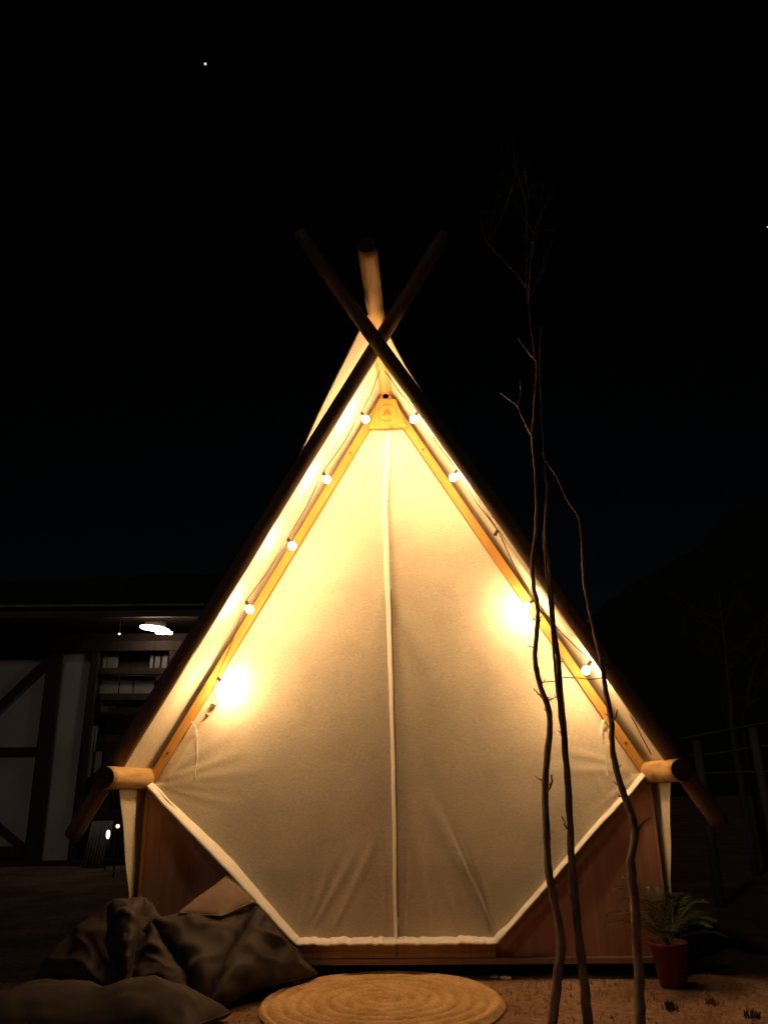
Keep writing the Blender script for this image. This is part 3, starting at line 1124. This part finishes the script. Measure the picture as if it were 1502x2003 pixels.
def crown(root, start_px, Y, rr, n, spread, lim):
    for k in range(n):
        sx, sy = start_px[k % len(start_px)]
        ex = sx + rr.uniform(-spread, spread)
        ey = sy - rr.uniform(70, lim)
        mx, my = (sx + ex) / 2 + rr.uniform(-12, 12), (sy + ey) / 2
        dY = rr.uniform(-0.5, 0.4)
        q = catmull([at(sx, sy, Y=Y), at(mx, my, Y=Y + dY * 0.5), at(ex, ey, Y=Y + dY)], 7)
        o = tube('branch', q, [0.0055 * (1 - i / len(q)) + 0.0012 for i in range(len(q))], 'twig', root, 5)
        tw = []
        for j in range(9):
            p = q[rr.randint(3, len(q) - 1)]
            e = p + Vector((rr.uniform(-0.16, 0.16), rr.uniform(-0.12, 0.12), rr.uniform(0.03, 0.2)))
            tw.append(([p, (p + e) / 2 + Vector((0.01, 0, 0)), e], [0.0022, 0.0016, 0.0008]))
        tubes('twigs', tw, 'twig', o, 4)['kind'] = 'stuff'


rr = random.Random(5)
sA, PA = sapling('crooked bare sapling, leftmost of three, forking high above the tent',
    [(1080, 2003), (1092, 1900), (1097, 1840), (1080, 1740), (1072, 1700), (1067, 1600), (1066, 1520), (1074, 1440), (1073, 1390), (1056, 1340), (1046, 1290), (1050, 1230), (1051, 1190), (1043, 1140), (1041, 1100), (1048, 1030), (1049, 970), (1044, 900), (1041, 850), (1046, 780), (1049, 710), (1045, 695), (1036, 620), (1030, 560), (1030, 480), (1030, 380)],
    -1.35, -1.15, 0.030, 0.004,
    [([(1042, 855), (1028, 830), (1012, 795), (1000, 785), (978, 768)], -1.26, -1.10, 0.011, 0.005), ([(1046, 703), (1030, 685), (1012, 662)], -1.24, -1.15, 0.010, 0.005),
     ([(1030, 565), (1008, 535), (975, 500), (950, 470), (940, 430)], -1.2, -1.3, 0.007, 0.003), ([(1012, 795), (1018, 770), (1016, 742)], -1.2, -1.2, 0.004, 0.002), ([(1071, 1548), (1079, 1530), (1077, 1516)], -1.36, -1.40, 0.007, 0.005),
     ([(1057, 1362), (1048, 1352), (1043, 1347)], -1.34, -1.38, 0.006, 0.003)], 11, 3)
crown(sA, [(1030, 520), (1030, 440), (1030, 400), (955, 480), (1034, 590)], -1.17, rr, 12, 130, 190)
sB, PB = sapling('straight dark bare sapling, middle of three, doubled by a thin shoot',
    [(1150, 2003), (1143, 1930), (1128, 1800), (1118, 1690), (1112, 1560), (1104, 1450), (1096, 1350), (1091, 1290), (1082, 1220), (1078, 1160), (1074, 1110), (1066, 1040), (1070, 960), (1066, 930), (1062, 860), (1058, 790), (1055, 720), (1058, 640)],
    -1.38, -1.20, 0.031, 0.004,
    [([(1100, 1440), (1090, 1360), (1082, 1270), (1076, 1200), (1070, 1140), (1064, 1080), (1062, 1040)], -1.40, -1.30, 0.011, 0.004), ([(1108, 1622), (1102, 1604), (1098, 1596)], -1.4, -1.44, 0.006, 0.003)], 8, 6)
sC, PC = sapling('bare sapling with a low fork, rightmost of three, its tip bending left',
    [(1252, 2003), (1248, 1900), (1240, 1760), (1234, 1690), (1241, 1632), (1236, 1600), (1222, 1560), (1206, 1510), (1197, 1460), (1195, 1410), (1184, 1350), (1178, 1310), (1172, 1275), (1160, 1230), (1150, 1180), (1142, 1140), (1139, 1080), (1134, 1025), (1128, 1005), (1110, 980), (1090, 935), (1076, 915), (1058, 885)],
    -1.37, -1.22, 0.032, 0.004,
    [([(1241, 1640), (1252, 1615), (1266, 1602), (1272, 1600)], -1.34, -1.40, 0.010, 0.004), ([(1195, 1412), (1203, 1404), (1207, 1388)], -1.33, -1.36, 0.008, 0.003)], 7, 9)
# thin wire tying the saplings together
wires = empty('tie_wire', at(1095, 1330, Y=-1.33))
tag(wires, 'thin rusty wire tied level between the three saplings', 'wire')
for name, pp in (('wire_run', [(1052, 1335), (1075, 1333), (1092, 1332)]), ('wire_run', [(1094, 1325), (1130, 1326), (1150, 1329), (1170, 1327), (1178, 1326)])):
    tube(name, catmull([at(px, py, Y=-1.335) for px, py in pp], 6), 0.0035, 'wire', wires, 5)
tube('wire_hook', catmull([at(px, py, Y=-1.38) for px, py in ((1068, 1364), (1075, 1364), (1077, 1366), (1077, 1372))], 5), 0.0022, 'wire', wires, 5)


# ------------------------------------------------------------------ pot plant
def pot_plant():
    c = at(1315, 1925, Z=0)
    c.y = -0.36
    c.x = 1.925
    pot = empty('pot_plant', (c.x, c.y, 0))
    tag(pot, 'leafy fern in a magenta flowerpot at the right corner of the tent', 'pot plant')
    prof = [(0.0, 0.0), (0.085, 0.0), (0.09, 0.004), (0.125, 0.235), (0.138, 0.238), (0.142, 0.265), (0.138, 0.268), (0.128, 0.262), (0.120, 0.23), (0.0, 0.225)]
    o = link('flowerpot', lathe_me(prof, 48), 'pot', None, True)
    o.parent = pot
    s_ = link('soil', lathe_me([(0.0, 0.236), (0.06, 0.240), (0.119, 0.232)], 30), 'soil', None, True)
    s_.parent = pot
    rr = random.Random(12)
    for k in range(22):
        az = 2 * math.pi * k / 22 * 1.0 + rr.uniform(-0.2, 0.2)
        ln = rr.uniform(0.48, 0.82)
        rise = rr.uniform(0.35, 1.25)
        V, F = [], []
        spine = []
        n = 22
        for i in range(n + 1):
            t = i / n
            r = ln * (t * 0.85)
            z = 0.24 + ln * rise * (t - 0.62 * t * t * (1.5 - rise * 0.55))
            spine.append(Vector((math.cos(az) * r * (0.4 + 0.35 * (1.3 - rise)), math.sin(az) * r * (0.4 + 0.35 * (1.3 - rise)), z)))
        v, f = tube_data(spine, [0.0035 * (1 - i / (n + 2)) for i in range(n + 1)], 5)
        V += v
        F += f
        sidev = Vector((-math.sin(az), math.cos(az), 0))
        for i in range(4, n + 1):
            t = i / n
            p = spine[i]
            d = (spine[i] - spine[i - 1]).normalized()
            ll = 0.115 * math.sin(math.pi * min(1, t * 0.9 + 0.08)) + 0.012
            for sd in (-1, 1):
                e = p + (sidev * sd * 0.85 + d * 0.8 + Vector((0, 0, -0.12 + rr.uniform(-0.12, 0.12)))).normalized() * ll
                mid = (p + e) / 2 + Vector((0, 0, 0.012))
                wv = d * 0.0042
                b = len(V)
                V += [p - wv * 0.5, mid - wv, e, mid + wv, p + wv * 0.5]
                F += [(b, b + 1, b + 3, b + 4), (b + 1, b + 2, b + 3)]
        fo = link('frond', from_py(V, F), 'leaf', None, False)
        fo.parent = pot


pot_plant()


# ------------------------------------------------------------------ ground litter
def ground_stuff():
    # dry grass and crumbs on the strip of ground before the tent
    V, F = [], []
    rr = random.Random(2)

    def ok(x, y):
        if (x - rug_c[0]) ** 2 + (y - rug_c[1]) ** 2 < 0.82 ** 2: return False
        return True
    for k in range(5200):
        x = rr.uniform(-3.4, 3.6)
        y = rr.uniform(-2.3, 0.02)
        if not ok(x, y): continue
        dens = mnoise.noise(Vector((x * 1.3, y * 1.3, 4)))
        if dens < -0.12 and rr.random() < 0.8: continue
        h = rr.uniform(0.006, 0.028) * (1.4 if dens > 0.2 else 1)
        a = rr.uniform(0, 6.28)
        dx, dy = math.cos(a) * 0.0035, math.sin(a) * 0.0035
        lx, ly = rr.uniform(-0.03, 0.03), rr.uniform(-0.03, 0.03)
        b = len(V)
        V += [(x - dx, y - dy, -0.02), (x + dx, y + dy, -0.02), (x + lx, y + ly, h)]
        F.append((b, b + 1, b + 2))
    o = link('grass', from_py(V, F), 'grass')
    tag(o, 'sparse dry grass blades on the sandy ground', None, None, 'stuff')
    V, F = [], []
    for k in range(2600):
        x = rr.uniform(-3.2, 3.4)
        y = rr.uniform(-2.0, 0.02)
        if not ok(x, y): continue
        r = 0.003 + 0.010 * rr.random() ** 3
        z = -0.008
        b = len(V)
        j = [rr.uniform(0.6, 1.2) * r for _ in range(6)]
        V += [(x + j[0], y, z), (x, y + j[1], z), (x - j[2], y, z), (x, y - j[3], z), (x, y, z + j[4] * 1.1), (x, y, z - j[5])]
        F += [(b, b + 1, b + 4), (b + 1, b + 2, b + 4), (b + 2, b + 3, b + 4), (b + 3, b, b + 4), (b + 1, b, b + 5), (b + 2, b + 1, b + 5), (b + 3, b + 2, b + 5), (b, b + 3, b + 5)]
    o = link('gravel', from_py(V, F), 'pebble')
    tag(o, 'loose crumbs of sand and gravel on the ground', None, None, 'stuff')


ground_stuff()


def tuft(px, py, n, h, mat, label, seed):
    c = at(px, py, Z=-0.01)
    rr = random.Random(seed)
    V, F = [], []
    for k in range(n):
        a = rr.uniform(0, 6.28)
        r = rr.uniform(0, 0.05)
        x, y = math.cos(a) * r, math.sin(a) * r
        hh = h * rr.uniform(0.5, 1.1)
        lx, ly = rr.uniform(-0.4, 0.4) * hh, rr.uniform(-0.4, 0.4) * hh
        w = 0.004
        b = len(V)
        V += [(x - w, y, -0.01), (x + w, y, -0.01), (x + lx * 0.5 + w * 0.6, y + ly * 0.5, hh * 0.6), (x + lx * 0.5 - w * 0.6, y + ly * 0.5, hh * 0.6), (x + lx, y + ly, hh)]
        F += [(b, b + 1, b + 2, b + 3), (b + 3, b + 2, b + 4)]
    o = link('grass_tuft', from_py(V, F), mat)
    o.location = c
    tag(o, label, 'grass tuft', 'grass tufts on the ground')


tuft(910, 1906, 9, 0.07, 'grass', 'thin pale grass tuft at the tent sill right of the rug centre', 1)
tuft(700, 1900, 16, 0.05, 'green', 'low green tuft under the middle of the tent sill', 2)
tuft(1310, 1975, 46, 0.055, 'green', 'green grass tuft in front of the magenta pot', 3)
tuft(1470, 1992, 40, 0.05, 'green', 'green grass tuft at the lower right corner', 4)
tuft(1390, 1965, 30, 0.04, 'grass', 'dry grass tuft to the right of the pot', 5)
for px, py, r, lab in ((968, 1911, 0.022, 'flat pale stone at the tent edge right of the rug'), (988, 1913, 0.030, 'larger flat pale stone at the tent edge beside the saplings'), (627, 1900, 0.010, 'tiny pale pebble between the dark bean bag and the tent sill')):
    c = at(px, py, Z=0)
    me = sphere_me(r, 14, 10, 1.5, 1.0, 0.45)
    for v in me.vertices:
        v.co *= 1 + 0.3 * mnoise.noise(v.co * 60)
    o = link('stone', me, 'litter', None, True)
    o.location = (c.x, c.y, 0.0)
    tag(o, lab, 'stone', 'pale stones at the tent edge')

# ------------------------------------------------------------------ barn on the left
YB = 9.0
barn = empty('barn', (at(100, 1690, Y=YB).x, YB, 0))
tag(barn, 'dim half-timbered barn with braced doors standing behind the tent', 'barn')


def bquad(name, pts, y0, y1, mat, parent=barn, bev=0.0):
    """panel of the facade: outline taken at the facade plane, thickness y0..y1 (relative to it)"""
    P = [at(px, py, Y=YB) for px, py in pts]
    me = prism_me([(p.x, p.z) for p in P], YB + y0, YB + y1, bev)
    o = link(name, me, mat)
    if parent is not None:
        o.parent = parent
        pl = Vector(barn.location)
        o.matrix_parent_inverse = Matrix.Translation(-pl) if parent is barn else Matrix()
    return o


def bstrip(name, a, b, w, y0, y1, mat, parent=barn):
    A, B = at(*a, Y=YB), at(*b, Y=YB)
    d = (B - A).normalized()
    n = Vector((-d.z, 0, d.x)) * w / 2
    poly = [((A - n).x, (A - n).z), ((B - n).x, (B - n).z), ((B + n).x, (B + n).z), ((A + n).x, (A + n).z)]
    o = link(name, prism_me(poly, YB + y0, YB + y1, 0.006), mat)
    o.parent = parent
    o.matrix_parent_inverse = Matrix.Translation(-Vector(barn.location))
    return o


bl, br = at(-420, 1690, Y=YB).x, at(470, 1690, Y=YB).x
ez = at(0, 1225, Y=YB).z
# body behind the facade
bquad('back_wall', [(-420, 1235), (470, 1235), (470, 1700), (-420, 1700)], 0.25, 0.35, 'dark_timber')
for x in (bl, br):
    o = link('side_wall', prism_me([(x - 0.1, 0), (x + 0.1, 0), (x + 0.1, ez), (x - 0.1, ez)], YB + 0.36, YB + 6), 'dark_timber')
    o.parent = barn
    o.matrix_parent_inverse = Matrix.Translation(-Vector(barn.location))
# shallow roof with a fascia board at the eave
rv = [(bl - 0.6, YB - 0.75, ez + 0.02), (br + 0.5, YB - 0.75, ez + 0.02), (br + 0.5, YB + 6.5, ez + 0.45), (bl - 0.6, YB + 6.5, ez + 0.45)]
rv += [(x, y, z + 0.12) for x, y, z in rv]
o = link('roof', from_py(rv, [(3, 2, 1, 0), (4, 5, 6, 7), (0, 1, 5, 4), (1, 2, 6, 5), (2, 3, 7, 6), (3, 0, 4, 7)]), 'roof')
o.parent = barn
o.matrix_parent_inverse = Matrix.Translation(-Vector(barn.location))
bquad('fascia', [(-430, 1209), (425, 1203), (425, 1222), (-430, 1228)], -0.85, -0.79, 'roof')
bquad('gutter', [(-430, 1205), (425, 1199), (425, 1203.5), (-430, 1209.5)], -0.93, -0.80, 'slat')
# lintel, sill, posts
bstrip('lintel', (-420, 1272), (470, 1262), 0.20, -0.06, 0.10, 'dark_timber')
bstrip('sill_beam', (-420, 1700), (470, 1692), 0.22, -0.06, 0.10, 'dark_timber')
bstrip('post', (112, 1268), (62, 1700), 0.32, -0.05, 0.10, 'dark_timber')
bstrip('post', (190, 1268), (140, 1700), 0.17, -0.05, 0.10, 'dark_timber')
bstrip('post', (-140, 1280), (-210, 1700), 0.30, -0.05, 0.10, 'dark_timber')
bstrip('post', (345, 1268), (330, 1700), 0.25, -0.05, 0.10, 'dark_timber')
# plaster panels
bquad('panel', [(-135, 1290), (97, 1290), (74, 1462), (-160, 1464)], 0.02, 0.08, 'plaster')
bquad('panel', [(-165, 1478), (72, 1476), (48, 1655), (-190, 1658)], 0.02, 0.08, 'plaster')
bquad('panel', [(124, 1274), (180, 1274), (132, 1690), (78, 1690)], 0.02, 0.08, 'plaster')
bquad('panel', [(-400, 1290), (-160, 1290), (-225, 1658), (-450, 1660)], 0.02, 0.08, 'plaster')
bstrip('rail', (-165, 1471), (75, 1469), 0.15, -0.04, 0.015, 'dark_timber')
bstrip('rail', (-195, 1668), (50, 1666), 0.18, -0.04, 0.015, 'dark_timber')
bstrip('brace', (98, 1290), (-135, 1510), 0.16, -0.045, 0.012, 'dark_timber')
bstrip('brace', (-165, 1478), (42, 1655), 0.15, -0.045, 0.012, 'dark_timber')
# glazed bay between the posts: rows of pale slats and panes behind dark rails
for y0, y1 in ((1306, 1320), (1356, 1371), (1440, 1452), (1545, 1556)):
    bstrip('rail', (196, (y0 + y1) / 2), (345, (y0 + y1) / 2), 0.13, -0.03, 0.06, 'dark_timber')
for x0, x1, y0, y1 in ((200, 207, 1276, 1305), (209, 228, 1276, 1305), (292, 298, 1276, 1305), (302, 312, 1276, 1305), (316, 326, 1276, 1305)):
    bquad('slat', [(x0, y0), (x1, y0), (x1 - 3, y1), (x0 - 3, y1)], 0.10, 0.14, 'slat')
for x0, x1 in ((193, 230), (233, 258), (261, 300)):
    bquad('slat', [(x0, 1321), (x1, 1321), (x1 - 3, 1355), (x0 - 3, 1355)], 0.10, 0.14, 'slat')
for x0, x1, y1 in ((186, 192, 1402), (195, 212, 1392), (214, 226, 1385), (228, 250, 1378), (252, 274, 1376)):
    bquad('slat', [(x0, 1372), (x1, 1372), (x1 - 3, y1), (x0 - 3, y1)], 0.10, 0.14, 'slat')
for x0, x1, y0, y1 in ((188, 191, 1420, 1470), (182, 186, 1420, 1520), (177, 180, 1425, 1525), (188, 200, 1470, 1512)):
    bquad('slat', [(x0, y0), (x1, y0), (x1 - (y1 - y0) * 0.1, y1), (x0 - (y1 - y0) * 0.1, y1)], 0.0, 0.04, 'slat')
# corrugated sheet low on the wall
cs = empty('corrugated_sheet', (at(190, 1690, Y=YB - 0.5).x, YB - 0.5, 0))
tag(cs, 'grey corrugated iron sheet leaning on the barn wall behind the tent', 'iron sheet')
A0, A1 = at(163, 1690, Y=YB - 0.5), at(214, 1606, Y=YB - 0.5)
V = []
n = 90
for i in range(n):
    t = i / (n - 1)
    x = A0.x + (A1.x - A0.x) * t
    V.append((x - cs.location.x, -0.035 * math.cos(t * 2 * math.pi * 7), 0.0))
    V.append((x - cs.location.x + 0.04, 0.15 - 0.035 * math.cos(t * 2 * math.pi * 7), A1.z))
o = link('sheet', from_py(V, grid_faces(n, 2)), 'iron', None, True)
o.parent = cs
md = o.modifiers.new('thick', 'SOLIDIFY')
md.thickness = 0.004

# lit lamps by the barn
c = at(304, 1231, Y=YB - 0.55)
lamp = empty('eave_lamp', c)
tag(lamp, 'bright oblong lamp glowing under the barn eave', 'lamp')
o = link('diffuser', sphere_me(0.27, 24, 14, 1.15, 0.5, 0.22), 'lamp', None, True)
for v in o.data.vertices:
    v.co *= 1 + 0.12 * mnoise.noise(v.co * 7)
o.parent = lamp
o.location = (-0.02, 0, 0.02)
o.rotation_euler = (0, math.radians(9), 0)
for dx, dz, r in ((0.07, -0.075, 0.042), (0.18, -0.075, 0.055), (0.31, -0.085, 0.050)):
    b = link('bulb', sphere_me(r, 14, 10, 1.25, 1, 0.7), 'lamp', None, True)
    b.parent = lamp
    b.location = (dx, -0.02, dz)
h = link('mount', prism_me([(-0.2, 0.07), (0.2, 0.05), (0.2, 0.16), (-0.2, 0.16)], -0.05, 0.05, 0.01), 'dark_timber')
h.parent = lamp


def small_lamp(px, py, Y, r, sz, mat, label):
    c = at(px, py, Y=Y)
    e = empty('lantern', c)
    tag(e, label, 'lantern', 'small lanterns by the barn')
    g = link('glow_glass', sphere_me(r, 14, 10, 0.75, 0.75, sz), mat, None, True)
    g.parent = e
    k = link('cap', lathe_me([(0.0, r * sz + 0.03), (r * 0.9, r * sz + 0.005), (r * 0.9, r * sz - 0.004), (0, r * sz - 0.004)], 16), 'socket', None, False)
    k.parent = e
    if c.z > 3:
        rod = link('stem', lathe_me([(0.008, r * sz + 0.02), (0.008, 0.30), (0.0, 0.30)], 8), 'socket')
        rod.parent = e
    elif c.z > 0.3:
        rod = link('stem', lathe_me([(0.012, -r * sz), (0.012, -c.z - 0.02), (0.0, -c.z - 0.02)], 8), 'socket')
        rod.parent = e


small_lamp(212, 1632, YB - 1.0, 0.045, 1.7, 'lamp_small', 'small white lantern glowing low beside the corrugated sheet')
small_lamp(231, 1616, YB - 2.0, 0.040, 0.8, 'lamp_warm', 'small warm lantern glowing beside the left side flap of the tent')
small_lamp(234, 1240, YB - 0.5, 0.03, 0.6, 'lamp_small', 'faint small lantern under the barn eave left of the bright lamp')

# ------------------------------------------------------------------ fence and bare trees on the right
YF = 3.2
fence = empty('fence', (at(1400, 1600, Y=YF).x, YF, 0))
tag(fence, 'faint post and rail fence in the dark right of the tent', 'fence')


def fpart(name, pts, r, mat='fence'):
    o = tube(name, [at(px, py, Y=YF + dy) for px, py, dy in pts], r, mat, None, 7, 0.2, 3)
    o.parent = fence
    o.matrix_parent_inverse = Matrix.Translation(-Vector(fence.location))
    return o


for px, ptop in ((1470, 1424), (1360, 1448), (1580, 1410)):
    tp = at(px, ptop, Y=YF)
    o = tube('post', [(tp.x, YF, -0.1), (tp.x + 0.01, YF, tp.z * 0.5), (tp.x, YF, tp.z)], [0.055, 0.05, 0.05], 'fence', None, 9, 0.15, px)
    o.parent = fence
    o.matrix_parent_inverse = Matrix.Translation(-Vector(fence.location))
fpart('rail', [(1330, 1446, 0.05), (1390, 1434, 0.06), (1470, 1419, 0.06), (1600, 1400, 0.05)], 0.014)
fpart('rail', [(1350, 1478, 0.06), (1400, 1474, 0.06), (1465, 1463, 0.06), (1600, 1446, 0.05)], 0.014)
fpart('rail', [(1350, 1514, 0.06), (1400, 1512, 0.06), (1480, 1510, 0.06), (1600, 1500, 0.05)], 0.012)


def bare_tree(path, Y, r0, label, seed):
    rr = random.Random(seed)
    pts = [at(px, py, Y=Y) for px, py in path]
    base = Vector((pts[0].x, Y, -0.1))
    root = empty('bare_tree', (base.x, Y, 0))
    tag(root, label, 'tree', 'bare trees in the dark behind the fence')
    P = catmull([base] + pts, 6)
    n = len(P)
    t = tube('trunk', P, [r0 * (1 - 0.85 * i / n) for i in range(n)], 'tree', root, 9, 0.15, seed)
    for k in range(11):
        i = rr.randint(int(n * 0.35), n - 1)
        p = P[i]
        s = rr.choice((-1, 1))
        e = p + Vector((s * rr.uniform(0.3, 0.9), rr.uniform(-0.4, 0.4), rr.uniform(0.3, 1.0)))
        q = catmull([p, (p + e) / 2 + Vector((0, 0, -0.08)), e], 5)
        b = tube('branch', q, [r0 * 0.3 * (1 - 0.85 * j / len(q)) for j in range(len(q))], 'tree', root, 6)
        tw = []
        for j in range(7):
            u = q[rr.randint(3, len(q) - 1)]
            w = u + Vector((rr.uniform(-0.3, 0.3), rr.uniform(-0.2, 0.2), rr.uniform(0.0, 0.35)))
            tw.append(([u, (u + w) / 2 + Vector((0, 0, 0.03)), w], [0.007, 0.005, 0.003]))
        tubes('twigs', tw, 'tree', b, 4)['kind'] = 'stuff'


bare_tree([(1434, 1440), (1428, 1370), (1422, 1320), (1418, 1270), (1412, 1220), (1404, 1160)], 6.0, 0.06, 'faint bare tree leaning left behind the fence', 4)
bare_tree([(1458, 1440), (1462, 1380), (1466, 1340), (1478, 1300), (1488, 1270), (1500, 1200)], 7.0, 0.065, 'faint bare tree leaning right behind the fence', 6)

# ------------------------------------------------------------------ stars
for px, py, r, lab in ((402, 125, 2.05, 'single pale star high in the upper left sky'), (1500.5, 444, 1.0, 'tiny star at the right edge of the sky')):
    p = at(px, py, Y=1000)
    d = (p - CAM_POS).length
    me = sphere_me(d / FPX * r, 10, 8)
    o = link('star', me, 'star', None, True)
    o.location = p
    tag(o, lab, 'star', 'stars in the night sky')
